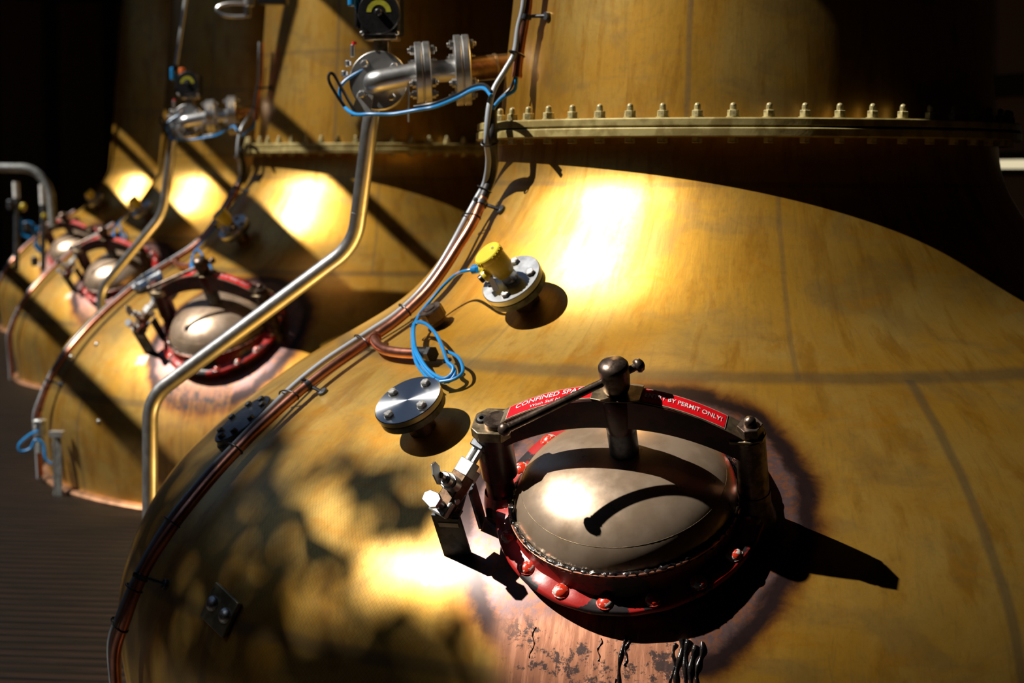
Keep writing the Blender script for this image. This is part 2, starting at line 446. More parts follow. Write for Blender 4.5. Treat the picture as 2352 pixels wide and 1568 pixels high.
# a lit slot between boards of the right hand wall, daylight behind it
t = NT('daylit_slot'); em = t.n('ShaderNodeEmission'); em.inputs[0].default_value = (1, .86, .55, 1); em.inputs[1].default_value = .75
t.l(em.outputs[0], t.t.nodes['Material Output'].inputs[0]); SLOT = t.m
def at(x, y, dep):
    v = F_*4263.4 + R_*(x-1176) - U_*(y-784); v.normalize(); return CAM + v*(dep/v.dot(F_))
def wall_hit(x, y, q=5.88):
    v = at(x, y, 1.0)-CAM; return CAM + v*((q-CAM.dot(QD))/v.dot(QD))
P = wall_hit(2325, 377)
ah, sz = P.dot(RD), P.z
hh = abs(wall_hit(2325, 388).z - wall_hit(2325, 367).z)
struct('window_1', MB().box((5.885, ah, sz), (.03, 9.0, hh), HM), SLOT)
fr_ = MB().box((5.87, ah, sz+hh/2+.03), (.06, 9.1, .06), HM)
struct('trim_50', fr_, simple('dark_beam', (.01, .009, .008), 0, .7))
struct('trim_51', MB().box((5.87, ah, sz-hh/2-.03), (.06, 9.1, .06), HM), MATS['dark_beam'])
P = wall_hit(2325, 200)
struct('trim_52', MB().box((5.84, P.dot(RD), P.z), (.12, 16, .16), HM), MATS['dark_beam'])

# ------------------------------------------------------------------ pot stills
DPH = [0.0, 10.1, 13.6, 14.0]        # how far each hatch is turned round its still
HPHI, HZ = -8.71, -0.9804
def still(k):
    lab = ['huge gold copper pot still filling the foreground, bolted ring round its neck',
           'second copper pot still from the camera, crossed by a long diagonal steel pipe',
           'third copper pot still from the camera, blurred, with plain flared neck',
           'farthest copper pot still, at the left edge with a plain flared neck'][k]
    root = thing('pot_still', lab, 'pot still', Matrix.Translation(base(k)), 'row of copper pot stills')
    hf = frame(HPHI-DPH[k], HZ)
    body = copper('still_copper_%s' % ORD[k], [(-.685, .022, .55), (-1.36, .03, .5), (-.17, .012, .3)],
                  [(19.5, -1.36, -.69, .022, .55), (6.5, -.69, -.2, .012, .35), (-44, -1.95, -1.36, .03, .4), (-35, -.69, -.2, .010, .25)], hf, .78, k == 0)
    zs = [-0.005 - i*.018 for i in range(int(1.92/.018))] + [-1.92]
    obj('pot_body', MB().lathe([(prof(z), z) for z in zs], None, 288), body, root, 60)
    ncop = copper('neck_copper_%s' % ORD[k], [(.55, .02, .3)], [(-12, .0, 3, .014, .5)], None, .68)
    nz = [0.0+i*.05 for i in range(13)]
    np_ = [(prof(z), z) for z in nz] + [(.70, 1.5), (.62, 2.2), (.56, 2.99)]
    obj('neck', MB().lathe(np_, None, 192), ncop, root, 60)
    if k < 2:
        def ring(z0, z1, r1):
            return MB().lathe([(.80, z0), (r1-.004, z0), (r1, z0+.004), (r1, z1-.004), (r1-.004, z1), (.80, z1)], None, 192)
        obj('flange_ring', ring(.0015, .027, .903), OLIVE, root, 40)
        obj('flange_ring', ring(-.030, -.0015, .907), OLIVE, root, 40)
        mb = MB(); mb.hexa(.0175, .0, .022); mb.cyl(.0205, -.001, .003, None, 16); mb.cyl(.010, .02, .034, None, 12, .002); mb.sphere((0, 0, .034), .0098, 12)
        mb.hexa(.0165, -.074, -.056); mb.cyl(.008, -.06, .01, None, 10)
        proto = obj('flange_bolt', mb, OLIVEB, root, 30)
        N = 52
        for i in range(N):
            o = proto if i == 0 else proto.copy()
            if i: sc.collection.objects.link(o); o.parent = root
            a = math.radians(-2.2 + 360*i/N)
            o.location = (.868*math.sin(a), -.868*math.cos(a), .027)
            o.rotation_euler = (0, 0, a+.3*math.sin(i*7.1))
    # foot of the pot
    obj('base_lip', MB().lathe([(2.05, -1.925), (2.10, -1.925), (2.105, -1.91), (2.09, -1.895), (2.05, -1.89)], None, 192), simple('copper_lip', (.55, .30, .17), .9, .4, .2, 8), root, 40)
    return root
STILLS = [still(k) for k in range(4)]

# ------------------------------------------------------------------ manhole hatch
HF = frame(HPHI, HZ)
HFI = HF.inverted()
def surf_local(x, y, M=HF, k=0):
    """height of the copper above the frame plane at local x, y"""
    lo, hi = -.6, .3
    def f(w):
        P = M @ Vector((x, y, w)) - base(k); return math.hypot(P.x, P.y) - prof(P.z)
    for _ in range(40):
        mid = (lo+hi)/2
        if f(mid) > 0: hi = mid
        else: lo = mid
    return (lo+hi)/2
TILT = Matrix.Rotation(math.radians(-10), 4, 'X') @ Matrix.Translation((-.010, .004, -.078))
TI = TILT.inverted()
def arch_w(x): return .447 - .078*(abs(x)/.27)**2.0
def make_hatch():
    root = thing('manhole_hatch', 'x', 'hatch')
    # flat riveted flange lies on the slope, the collar leans to the lid
    n = 160; v = []; f = []
    def flz(x, y): return surf_local(x, y)*.30 + .018
    sec = [(.300, -.10), (.318, -.012), (.338, -.006), (.343, -.002), (.343, .009), (.339, .013), (.320, .016), (.303, .020), (.292, .024)]
    for i in range(n):
        c_, s_ = math.cos(2*PI*i/n), math.sin(2*PI*i/n)
        for r, h in sec:
            x, y = r*c_, r*s_*.965+.004
            v.append(TI @ Vector((x, y, flz(x, y)+h+.0012*math.sin(i*.9))))
    for i in range(n):
        j = (i+1) % n
        for q in range(len(sec)-1): f.append((i*9+q, j*9+q, j*9+q+1, i*9+q+1))
    ring = MB().add(v, f)
    n = 160; v = []; f = []
    for i in range(n):
        c_, s_ = math.cos(2*PI*i/n), math.sin(2*PI*i/n)
        lo = TI @ Vector((.304*c_, .304*s_*.965+.004, flz(.304*c_, .304*s_)+.019)); lo.z = min(lo.z, .106); hi = Vector((.2945*c_, .2945*s_, .112))
        v += [lo, lo.lerp(hi, .06)*.5+Vector((lo.x*.99, lo.y*.99, lo.z+.006))*.5, lo.lerp(hi, .25)+Vector((-.004*c_, -.004*s_, 0)), hi, Vector((.2945*c_, .2945*s_, .118)), Vector((.286*c_, .286*s_, .119)), Vector((.286*c_, .286*s_, .06))]
    for i in range(n):
        j = (i+1) % n
        for q in range(6): f.append((i*7+q, j*7+q, j*7+q+1, i*7+q+1))
    ro = obj('riveted_ring', ring, REDWORN, root, 50)
    obj('collar', MB().add(v, f), simple('worn_maroon_paint', (.26, .012, .010), 0, .36, 0, 10, .5, (.02, .014, .015), coat=.15, lo=.50, hi=.56), ro, 50)
    obj('bare_rim', MB().lathe([(.2940, .1175), (.2965, .1185), (.2965, .1225), (.2935, .1235), (.289, .122)], None, 128), CPIPE, ro, 50)
    mb = MB().lathe([(.021*math.cos(a), .014*math.sin(a)) for a in [0, .3, .6, .9, 1.2]] + [(0, .0142)], None, 18)
    mb.lathe([(.0232, -.002), (.0232, .001), (.020, .0015)], None, 18)
    rv = obj('rivet', mb, REDCHIP, root, 50)
    for i in range(17):
        o = rv if i == 0 else rv.copy()
        if i: sc.collection.objects.link(o); o.parent = root
        a = math.radians(-91.5 + i*360/17)
        o.matrix_local = TI @ Matrix.Translation((.316*math.cos(a), .316*math.sin(a)*.965+.004, flz(.316*math.cos(a), .316*math.sin(a)*.965)+.015)) @ Matrix.Rotation(i*1.7, 4, 'Z')
    # lumpy tar seal
    rnd = random.Random(4); mb = MB(); n = 220; vs = []; fs = []; sg = 10
    ph = [rnd.uniform(-1, 1) for _ in range(n)]
    for j in range(n):
        a = 2*PI*j/n; j1 = .0022*ph[j]
        for q in range(sg):
            b = 2*PI*q/sg; jr = .0018*math.sin(j*2.3+q*1.7)+.0014*math.sin(j*5.1-q*2.9)
            vs.append(((.2875+j1*.6+(.0085+jr)*math.cos(b))*math.cos(a), (.2875+j1*.6+(.0085+jr)*math.cos(b))*math.sin(a), .117+j1+(.009+jr)*math.sin(b)))
    for j in range(n):
        for q in range(sg): fs.append((j*sg+q, ((j+1) % n)*sg+q, ((j+1) % n)*sg+(q+1) % sg, j*sg+(q+1) % sg))
    mb.add(vs, fs); obj('tar_seal', mb, TAR, root, 60)
    # domed lid
    pr = [(.281, .10), (.281, .114)]
    for i in range(1, 25):
        a = i/24*PI/2; pr.append((.281*math.cos(a)**.9 if i < 24 else 0, .114+.152*math.sin(a)**1.0))
    lid = obj('lid', MB().lathe(pr, None, 128), BRONZE, root, 50)
    obj('scribed_band', MB().lathe([(.2560+.0014*math.cos(a), .1785+.0010*math.sin(a)) for a in [2*PI*i/8 for i in range(9)]], None, 96), BRASSY, lid)
    # posts
    lp = MB(); lp.cyl(.036, -.16, .28, Matrix.Translation((-.325, .0, 0)), 32, .004); lp.cyl(.046, .17, .332, Matrix.Translation((-.320, .0, 0)), 32, .006)
    lp.lathe([(.05, -.18), (.05, .08), (.042, .12)], Matrix.Translation((-.325, 0, 0)), 32)
    hp = obj('hinge_post', lp, MAROON, root)
    op = [(-.052, -.03), (-.03, -.052), (.03, -.052), (.056, -.02), (.056, .03), (.03, .052), (-.028, .052), (-.052, .028)]
    obj('eye_plate', MB().prism(op, .315, .344, Matrix.Translation((-.312, 0, 0))), BRASSY, hp, bevel=.003)
    obj('pin_head', MB().cyl(.033, .338, .360, Matrix.Translation((-.300, -.008, 0)), 40, .004), BRONZED, hp)
    rp = MB(); rp.cyl(.034, -.16, .28, Matrix.Translation((.325, 0, 0)), 32); rp.lathe([(.05, -.20), (.05, .08), (.040, .12), (.04, .16)], Matrix.Translation((.325, 0, 0)), 32)
    rp.cyl(.0375, .15, .334, Matrix.Translation((.325, .0, 0)), 36, .004)
    bp = obj('bolt_post', rp, BRONZED, root)
    obj('boss_face', MB().prism([(-.045, -.034), (.005, -.036), (.034, -.022), (.040, .005), (.03, .03), (.005, .036), (-.045, .034)], .328, .338, Matrix.Translation((.325, 0, 0))), BRASSY, bp, bevel=.002)
    nm = MB(); nm.hexa(.031, .336, .366, Matrix.Translation((.328, 0, 0)), .2)
    obj('nut', nm, BRONZED, bp, 25)
    nm = MB(); nm.cyl(.0155, .364, .372, Matrix.Translation((.328, 0, 0)), 20); nm.lathe([(.0155, .372), (.0145, .379), (.010, .385), (0, .388)], Matrix.Translation((.328, 0, 0)), 20)
    obj('stud', nm, BRONZED, bp, 60)
    # arched bridge
    vs = []; fs = []; n = 48; X = [-.315+.63*i/n for i in range(n+1)]
    for i, x in enumerate(X):
        w = arch_w(x); hd = .088 - .012*abs(x)/.315; wd = .032 - .003*abs(x)/.3
        e = .003
        sec = [(-wd+e, w), (wd-e, w), (wd, w-e), (wd, w-hd+e), (wd-e, w-hd), (-wd+e, w-hd), (-wd, w-hd+e), (-wd, w-e)]
        vs += [(x, yy, ww) for yy, ww in sec]
    for i in range(n):
        for q in range(8): fs.append((i*8+q, i*8+(q+1) % 8, (i+1)*8+(q+1) % 8, (i+1)*8+q))
    fs += [tuple(range(7, -1, -1)), tuple(n*8+q for q in range(8))]
    br = obj('bridge', MB().add(vs, fs), MAROON, root, 40)
    # bare metal top strip of the bridge
    vs = []; fs = []
    for i, x in enumerate(X):
        w = arch_w(x)
        vs += [(x, -.0285, w+.0006), (x, .0285, w+.0006), (x, .0285, w-.002), (x, -.0285, w-.002)]
    for i in range(n):
        for q in range(4): fs.append((i*4+q, i*4+(q+1) % 4, (i+1)*4+(q+1) % 4, (i+1)*4+q))
    obj('top_strip', MB().add(vs, fs), BRASSY, br, 40)
    CX = .012
    bm = MB(); bm.lathe([(.030, .32), (.036, .335), (.040, .36), (.0425, .40), (.044, .440), (.041, .447), (.02, .4475)], Matrix.Translation((CX, 0, 0)), 36)
    obj('boss', bm, MAROON, br)
    bm = MB(); bm.prism([(-.06, -.030), (-.02, -.040), (.03, -.040), (.062, -.030), (.062, .030), (.03, .036), (-.03, .036), (-.06, .030)], .4465, .450, Matrix.Translation((CX, 0, 0)))
    obj('boss_cap', bm, BRASSY, br, bevel=.001)
    # clamp screw and tommy bar
    sm = MB(); sm.cyl(.0365, .262, .345, Matrix.Translation((CX, 0, 0)), 36, .006)
    sm.lathe([(.031, .256), (.034, .258), (.034, .266)], Matrix.Translation((CX, 0, 0)), 36)
    screw = obj('clamp_screw', sm, DARKST, root)
    th = MB(); prf_ = []
    for i in range(13): prf_.append((.0225 if i % 2 else .0195, .445+.0015*i))
    th.lathe(prf_, Matrix.Translation((CX, 0, 0)), 28); obj('thread', th, BRONZED, screw, 80)
    hd = MB().lathe([(.024, .450), (.031, .457), (.0345, .468), (.0365, .495), (.0375, .520), (.0365, .528), (.031, .535), (.018, .541), (0, .543)], Matrix.Translation((CX, 0, 0)), 40)
    obj('screw_head', hd, BRONZED, screw, 50)
    c0 = Vector((CX, 0, .494)); dirb = (Vector((-.232, -.170, .452)) - c0).normalized()
    A = c0 + dirb*.285; Bp = c0 - dirb*.056
    tb = MB().tube([Bp, A], .0105, 16, lambda q: .0095 if q < .5 else .0115)
    bar = obj('tommy_bar', tb, BRONZED, root)
    Mz = zto(dirb, A)
    obj('bar_knob', MB().lathe([(0, -.012), (.010, -.012), (.0125, -.008), (.011, -.003), (.016, .003), (.0175, .010), (.014, .018), (.006, .024), (0, .025)], Mz, 20), BRONZED, bar, 60)
    obj('bar_knob', MB().lathe([(0, -.004), (.016, 0), (.0185, .008), (.015, .017), (.007, .022), (0, .023)], zto(-dirb, Bp), 20), BRONZED, bar, 60)
    # signs bent over the bridge
    for (x0, x1, lines) in ((-.272, -.040, [('CONFINED SPACE', .0235, .0095, .0002), ('Wash Still No. 3', .0155, -.0135, 0)]),
                            (.072, .272, [('ENTRY BY PERMIT ONLY!', .0215, .0, .0001)])):
        def strip(a, b, hy, eps, mat, par, nm):
            v = []; f = []; N = 30
            for i in range(N+1):
                x = a+(b-a)*i/N; w = arch_w(x)+eps
                v += [(x, -hy, w), (x, hy, w), (x, hy, w-.0012), (x, -hy, w-.0012)]
            for i in range(N):
                for q in range(4): f.append((i*4+q, i*4+(q+1) % 4, (i+1)*4+(q+1) % 4, (i+1)*4+q))
            f += [(0, 3, 2, 1), (N*4, N*4+1, N*4+2, N*4+3)]
            return obj(nm, MB().add(v, f), mat, par, 40)
        sg_ = strip(x0, x1, .0255, .0022, SIGNE, root, 'warning_sign')
        sg_['label'] = 'red sign strip with white capitals on the bridge'
        strip(x0+.0022, x1-.0022, .0233, .0028, SIGNR, sg_, 'red_field')
        for txt, sz, yy, bold in lines:
            me = text_mesh(txt, sz, bold)
            wx = max(v.co.x for v in me.vertices)-min(v.co.x for v in me.vertices)
            cx = (x0+x1)/2; fit = min(1.0, (x1-x0-.02)/wx)
            for v in me.vertices:
                # arc length spacing along the curved bridge
                x = cx + v.co.x*fit
                v.co = (x, v.co.y+yy, arch_w(x)+.0034+v.co.z)
            me.materials.clear(); me.materials.append(WHITE)
            o = bpy.data.objects.new('lettering', me); sc.collection.objects.link(o); o.parent = sg_
    return root
hatch = make_hatch()
HL = ['bronze domed manhole lid under red signed arch, on the nearest still',
      'blurred bronze domed manhole lid with red ring on the second still',
      'small blurred domed manhole lid on the third still',
      'far blurred domed manhole lid on the farthest still']
hatch.matrix_world = frame(HPHI, HZ) @ TILT; hatch['label'] = HL[0]; hatch['group'] = 'manhole hatches of the stills'
for k in (1, 2, 3):
    copy_thing(hatch, frame(HPHI-DPH[k], HZ, k) @ TILT, HL[k])
# tar runs below the nearest hatch
rnd = random.Random(7)
runs = [(.035, -.355, .20, .010), (.045, -.36, .06, .008), (.028, -.45, .20, .004), (.118, -.35, .16, .016), (.135, -.35, .20, .015), (.150, -.36, .175, .015), (.166, -.35, .14, .013), (.105, -.36, .10, .008), (-.022, -.365, .05, .004), (-.19, -.345, .07, .003)]
mb = MB()
for x, y0, L, r in runs:
    x += .055 if x > .08 else .0; y0 += .012
    pts = []; n = 26; wob = rnd.uniform(0, 6)
    for i in range(n+1):
        q = i/n; yy = y0 - L*q; xx = x + .004*math.sin(q*9+wob) + .10*L*q*-.3
        pts.append((xx, yy, surf_local(xx, yy) + .0008))
    mb.tube(pts, r, 8, lambda q, r=r: r*.55*(1-.55*q)*(.8+.25*math.sin(q*23+r*900)) if q < .93 else r*.45)
o = obj('tar_run', mb, TAR, hatch, 60); o.matrix_local = TILT.inverted(); o['label'] = 'glossy black tar dripping down the copper'; o['kind'] = 'stuff'

# ------------------------------------------------------------------ keyed lock beside the hatch
def make_lock():
    root = thing('hatch_lock', 'x', 'lock')
    a = Vector((-.436, -.128, .135)); b = Vector((-.352, .022, .215)); d = (b-a).normalized()
    up = Vector((0, 0, 1)); up = (up - d*up.dot(d)).normalized(); sd = d.cross(up)
    M = Matrix.Identity(4)
    for i in range(3): M[i][0], M[i][1], M[i][2], M[i][3] = d[i], -sd[i]*1.22, up[i]*1.22, a[i]
    body = MB(); body.box((.045, 0, -.005), (.10, .036, .036), M); body.box((.0, 0, -.028), (.036, .042, .03), M)
    obj('lock_body', body, simple('lock_bronze', (.14, .085, .05), .8, .35, .2, 40), root, bevel=.003)
    obj('lock_end', MB().box((-.002, 0, .004), (.044, .045, .018), M), LGREY, root, bevel=.005)
    cap = MB().prism([(-.020, -.010), (-.012, -.021), (.012, -.021), (.021, -.008), (.018, .012), (.006, .021), (-.012, .018)], .045, .054, M)
    cap.cyl(.013, .0, .046, M, 20); obj('dust_cap', cap, PLATE, root, bevel=.001)
    M2 = M @ Matrix.Translation((.060, 0, .02))
    cy = MB(); cy.cyl(.0215, -.01, .016, M2, 28, .002); cy.cyl(.0165, .016, .034, M2, 24, .002)
    obj('lock_barrel', cy, STEEL, root)
    M3 = M2 @ Matrix.Rotation(.6, 4, 'Z') @ Matrix.Translation((0, 0, .034))
    key = MB(); key.cyl(.009, 0, .016, M3, 16)
    bow = [(-.024, .016), (-.028, .028), (-.012, .046), (.012, .050), (.026, .036), (.022, .018), (.0, .012)]
    Mk = M3 @ Matrix.Rotation(PI/2, 4, 'X')
    key.prism(bow, -.002, .002, Mk); obj('key', key, STEEL, root, bevel=.0008)
    sc_ = MB(); sc_.cyl(.0075, -.002, .006, M @ Matrix.Translation((.028, -.019, .0)) @ Matrix.Rotation(PI/2, 4, 'X'), 16); obj('screw', sc_, STEEL, root)
    blk = MB(); blk.box((.112, 0, .0), (.040, .036, .026), M); blk.box((.103, .0, -.02), (.03, .03, .03), M)
    obj('catch_block', blk, LGREY, root, bevel=.003)
    rl = MB(); rl.box((.150, -.008, .0), (.048, .005, .014), M); rl.box((.150, .008, .0), (.048, .005, .014), M); rl.box((.150, 0, -.004), (.048, .014, .004), M)
    obj('bolt_rail', rl, STEEL, root)
    obj('keeper', MB().box((.178, 0, .0), (.022, .034, .026), M), DARKST, root, bevel=.003)
    obj('rubber_stop', MB().lathe([(.012, -.006), (.017, 0), (.012, .007), (.006, .008), (.006, -.006)], Matrix.Translation((-.352, .052, .262)), 20), BLACKR, root)
    wz = surf_local(-.463, -.137)
    br = MB(); br.box((-.432, -.137, (wz+.11)/2), (.074, .008, .11-wz+.01)); br.box((-.412, -.10, .105), (.030, .09, .008)); br.box((-.385, -.045, .045), (.008, .045, .14))
    obj('bracket', br, DARKST, root, bevel=.001)
    obj('name_strip', MB().box((-.430, -.1416, .080), (.052, .0014, .016)), LGREY, root)
    return root
lock = make_lock(); lock.matrix_world = HF; lock['label'] = 'keyed steel safety lock on bracket left of the nearest manhole'; lock['group'] = 'hatch locks'
for k, l in ((1, 'blurred keyed lock and black bracket left of the second manhole'), (2, 'tiny blurred keyed lock left of the third manhole')):
    copy_thing(lock, frame(HPHI-DPH[k], HZ, k), l)

# ------------------------------------------------------------------ flanged nozzles
def bolt_mb(r=.0125, h=.011):
    mb = MB(); mb.hexa(r, 0, h); mb.cyl(r*1.05, -.001, .0015, None, 20); mb.lathe([(r*.8, h-.0005), (r*.7, h+.001), (0, h+.0012)], None, 16); return mb
def bolts(root, R, z, n, ph0, mat, r=.0125, h=.011):
    p = obj('bolt', bolt_mb(r, h), mat, root, 25)
    for i in range(n):
        o = p if i == 0 else p.copy()
        if i: sc.collection.objects.link(o); o.parent = root
        a = math.radians(ph0+360*i/n); o.location = (R*math.cos(a), R*math.sin(a), z); o.rotation_euler = (0, 0, a*1.3)
def make_blank():
    root = thing('blanked_nozzle', 'x', 'flange')
    obj('nozzle_neck', MB().lathe([(.05, -.04), (.042, .0), (.036, .02), (.036, .10)], None, 40), simple('dark_bronze', (.12, .075, .045), .8, .4), root)
    obj('lower_flange', MB().cyl(.0885, .096, .118, None, 64, .002), DARKST, root)
    obj('gasket', MB().cyl(.087, .1175, .1205, None, 64), BLACKR, root)
    obj('cover_plate', MB().cyl(.0905, .120, .138, None, 72, .0018), PLATE, root)
    bolts(root, .064, .138, 4, 45, BOLT)
    nb = MB()
    for i in range(4):
        a = math.radians(45+90*i); nb.hexa(.012, .084, .097, Matrix.Translation((.064*math.cos(a), .064*math.sin(a), 0)))
    obj('under_nuts', nb, DARKST, root, 25)
    return root
def brushed(name):
    t = NT(name); o = t.obj(); t.b.inputs['Base Color'].default_value = (.56, .59, .63, 1); t.b.inputs['Metallic'].default_value = 1
    t.b.inputs['Roughness'].default_value = .26; t.b.inputs['Anisotropic'].default_value = .85
    tg = t.t.nodes.new('ShaderNodeTangent'); tg.direction_type = 'RADIAL'; tg.axis = 'Z'; t.l(tg.outputs[0], t.b.inputs['Tangent'])
    return t.m
BRUSH = brushed('turned_steel')
blank = make_blank(); blank.matrix_world = frame(-33.0, -.842, 0, -.032, 30) @ Matrix.Diagonal((1.09, 1.09, 1, 1)); blank['label'] = 'round steel blanking flange with four bolts, left of the nearest manhole'
for c in blank.children:
    if c.name.startswith('cover_plate'): c.data.materials[0] = BRUSH
blank['group'] = 'blanked nozzles'
copy_thing(blank, frame(-43.0, -.845, 1, 0, 30), 'blurred round blanking flange left of the second manhole, beside its lock')

def make_sensor():
    root = thing('level_sensor', 'x', 'sensor')
    obj('nozzle_neck', MB().lathe([(.05, -.04), (.042, .0), (.036, .02), (.036, .085)], None, 40), simple('dark_bronze', (.12, .075, .045), .8, .4), root)
    obj('lower_flange', MB().cyl(.083, .080, .104, None, 64, .002), DARKST, root)
    obj('mounting_plate', MB().cyl(.0855, .107, .127, None, 64, .0018), PLATE, root)
    obj('gasket', MB().cyl(.08, .1035, .1075, None, 64), BRASSY, root)
    bolts(root, .0615, .127, 4, 20, BOLT)
    ax = Vector((-.20, .0, .98)).normalized(); M = zto(ax, (0, 0, .125), x=(0, 1, 0))
    st = MB(); st.cyl(.020, -.004, .02, M, 28, .002); st.hexa(.026, .008, .026, M)
    obj('stem', st, STEEL, root)
    h = MB(); h.lathe([(.0, .024), (.024, .024), (.027, .028), (.028, .038), (.035, .050), (.0365, .096), (.0, .096)], M, 48)
    sd = (M.to_3x3() @ Vector((-.62, -.78, -.25))).normalized()
    hou = obj('housing', h, YELLOW, root)
    c0 = M @ Vector((0, 0, .060))
    s1 = Vector((-.93, -.14, -.10)).normalized(); s2 = Vector((-.55, -.80, -.10)).normalized()
    arm = MB(); arm.cyl(.020, .0, .056, zto(s1, c0), 24, .002); arm.cyl(.018, .0, .052, zto(s2, c0), 24, .002)
    obj('cable_entry', arm, YELLOW, root)
    lid = MB(); lid.lathe([(.0, .096), (.0385, .096), (.0395, .098), (.0395, .112), (.037, .115), (.0, .1155)], M, 56)
    for i in range(24):
        a = 2*PI*i/24
        if i % 8 < 5: lid.box((.0402, 0, .104), (.003, .005, .012), M @ Matrix.Rotation(a, 4, 'Z'))
    obj('screw_lid', lid, YELLOW, root)
    obj('lid_stud', MB().cyl(.004, .115, .118, M @ Matrix.Translation((.012, -.016, 0)), 12), STEEL, root)
    g = MB(); G = zto(s1, c0+s1*.055); g.hexa(.0165, .0, .016, G); g.cyl(.014, .014, .036, G, 20, .003); obj('cable_gland', g, BLUEC, root)
    g = MB(); g.cyl(.013, .0, .012, zto(s2, c0+s2*.051), 20, .002); obj('blank_plug', g, BLACK, root)
    tg = MB(); tg.prism([(-.011, 0), (-.004, .008), (.004, .008), (.011, 0), (.011, -.036), (-.011, -.036)], -.0008, .0008, Matrix.Translation((-.016, -.042, .172)) @ Matrix.Rotation(1.25, 4, 'X') @ Matrix.Rotation(.15, 4, 'Z'))
    tg.tube([(-.016, -.036, .186), (-.014, -.030, .196), (-.016, -.022, .186)], .0012, 6)
    obj('tag', tg, LGREY, root)
    return root
sensor = make_sensor(); sensor['group'] = 'level sensors'
SPHI, SZ = -34.75, -.52
WIDE = Matrix.Diagonal((1.11, 1.11, 1, 1))
sensor.matrix_world = frame(SPHI, SZ, 0, -.022) @ WIDE; sensor['label'] = 'yellow capped level sensor on a round steel flange, on the nearest still'
for k, l in ((1, 'blurred yellow level sensor on the second still, behind its manhole'), (2, 'blurred yellow level sensor on the third still'), (3, 'small bright yellow level sensor cap on the farthest still')):
    copy_thing(sensor, frame(SPHI-4, SZ, k, -.022) @ WIDE, l)

def make_flange8():
    root = thing('bolted_cover', 'x', 'flange')
    obj('seat_ring', MB().lathe([(.115, -.05), (.115, .012), (.112, .016), (.0, .016)], None, 64), DARKST, root)
    obj('cover_plate', MB().cyl(.108, .016, .034, None, 72, .002), simple('blue_black_steel', (.10, .115, .14), 1, .32, .15, 20), root)
    bolts(root, .086, .034, 8, 10, DARKST, .0115, .011)
    return root
f8 = make_flange8(); f8.matrix_world = frame(-62.5, -.925); f8['label'] = 'dark round cover with eight black bolts, behind the conduit on the nearest still'
# bronze plug
rt = thing('hex_plug', 'brown bronze plug standing on the copper behind the blue cable loop', 'plug', frame(-49.4, -.60))
obj('collar', MB().lathe([(.05, -.02), (.036, .004), (.031, .01), (.030, .03)], None, 36), simple('dark_bronze', (.12, .075, .045), .8, .4), rt)
pm = MB().lathe([(.0, .022), (.036, .022), (.0385, .025), (.0385, .058), (.036, .062), (.021, .062), (.020, .060), (.018, .060), (.017, .064), (.0, .064)], None, 12)
obj('plug_cap', pm, BRONZED, rt, 25)
# riveted patch plate
rt = thing('patch_plate', 'small square plate with two dome rivets, low on the nearest still', 'plate', frame(-43.4, -1.338, 0, 0, -14) @ Matrix.Diagonal((1.5, 1.35, 1.1, 1)))
obj('plate', MB().box((0, 0, .006), (.098, .080, .012)), simple('patch_brass', (.40, .33, .18), .6, .42, .2, 30), rt, bevel=.003)
for sx in (-.026, .028):
    obj('rivet', MB().lathe([(.017, 0), (.0165, .004), (.013, .009), (.007, .012), (0, .013)], Matrix.Translation((sx, .0, .012)), 24), BOLT, rt)

# ------------------------------------------------------------------ conduits that climb each still
COND_TOP = [(-54.5, .62, .83), (-54.76, 0.4056, 0.8356), (-55.39, 0.3381, 0.8426), (-56.0, 0.2758, 0.85), (-56.18, 0.2157, 0.8577), (-56.07, 0.1759, 0.863)]
SLEEVE = [(-55.62, 0.0525, 0.9546), (-54.4, 0.008, 0.9654), (-54.2, -0.0314, 0.9665), (-57.2, -0.0728, 0.9403), (-60.0, -0.1178, 0.9191), (-61.0, -0.1582, 0.9204), (-61.0, -0.193, 0.9348), (-60.4, -0.2276, 0.9541)]
COND = [(-60.3, -0.2193, 0.9491), (-58.6, -0.2789, 0.9878), (-57.9, -0.3226, 1.019), (-57.8, -0.3665, 1.0506), (-57.7, -0.44, 1.1028), (-57.6, -0.5137, 1.1654), (-57.4, -0.5897, 1.2566), (-57.2, -0.6413, 1.3384), (-56.6, -0.6992, 1.4389), (-56.17, -0.744, 1.5164), (-55.73, -0.8024, 1.6072), (-55.25, -0.871, 1.7018), (-54.63, -0.9453, 1.7973), (-54.1, -1.0288, 1.8931), (-54.0, -1.1222, 1.9815), (-54.34, -1.1887, 2.031), (-54.94, -1.2633, 2.075), (-55.47, -1.3462, 2.1121), (-56.02, -1.4508, 2.1456), (-57.69, -1.5554, 2.1584), (-59.4, -1.7068, 2.1426), (-60, -1.88, 2.13)]
CABLE = [(-54.2, .62, .842), (-54.63, 0.4047, 0.8506), (-56.0, 0.3194, 0.8598), (-55.9, 0.2406, 0.8745), (-55.8, 0.1866, 0.9065), (-56.01, 0.1261, 0.9447), (-54.81, 0.0638, 0.9731), (-54.4, -0.0317, 0.9845), (-57.81, -0.096, 0.9497), (-61.2, -0.1667, 0.9377), (-61.6, -0.2198, 0.9644), (-61.0, -0.278, 1.0021), (-59.4, -0.3599, 1.0609), (-58.8, -0.4455, 1.1219), (-58.84, -0.519, 1.1856), (-59.04, -0.5805, 1.2585), (-59.6, -0.6303, 1.3349), (-59.6, -0.6692, 1.4013), (-59.2, -0.7209, 1.4918), (-57.9, -0.7875, 1.6007), (-56.4, -0.8659, 1.7099), (-55.5, -0.941, 1.807), (-55.07, -1.0173, 1.8957), (-55.05, -1.1345, 2.0064), (-55.34, -1.2388, 2.0768), (-55.82, -1.3311, 2.1211), (-56.65, -1.424, 2.1531), (-58.08, -1.5323, 2.1729), (-60.0, -1.7073, 2.1508), (-60.6, -1.9, 2.14)]
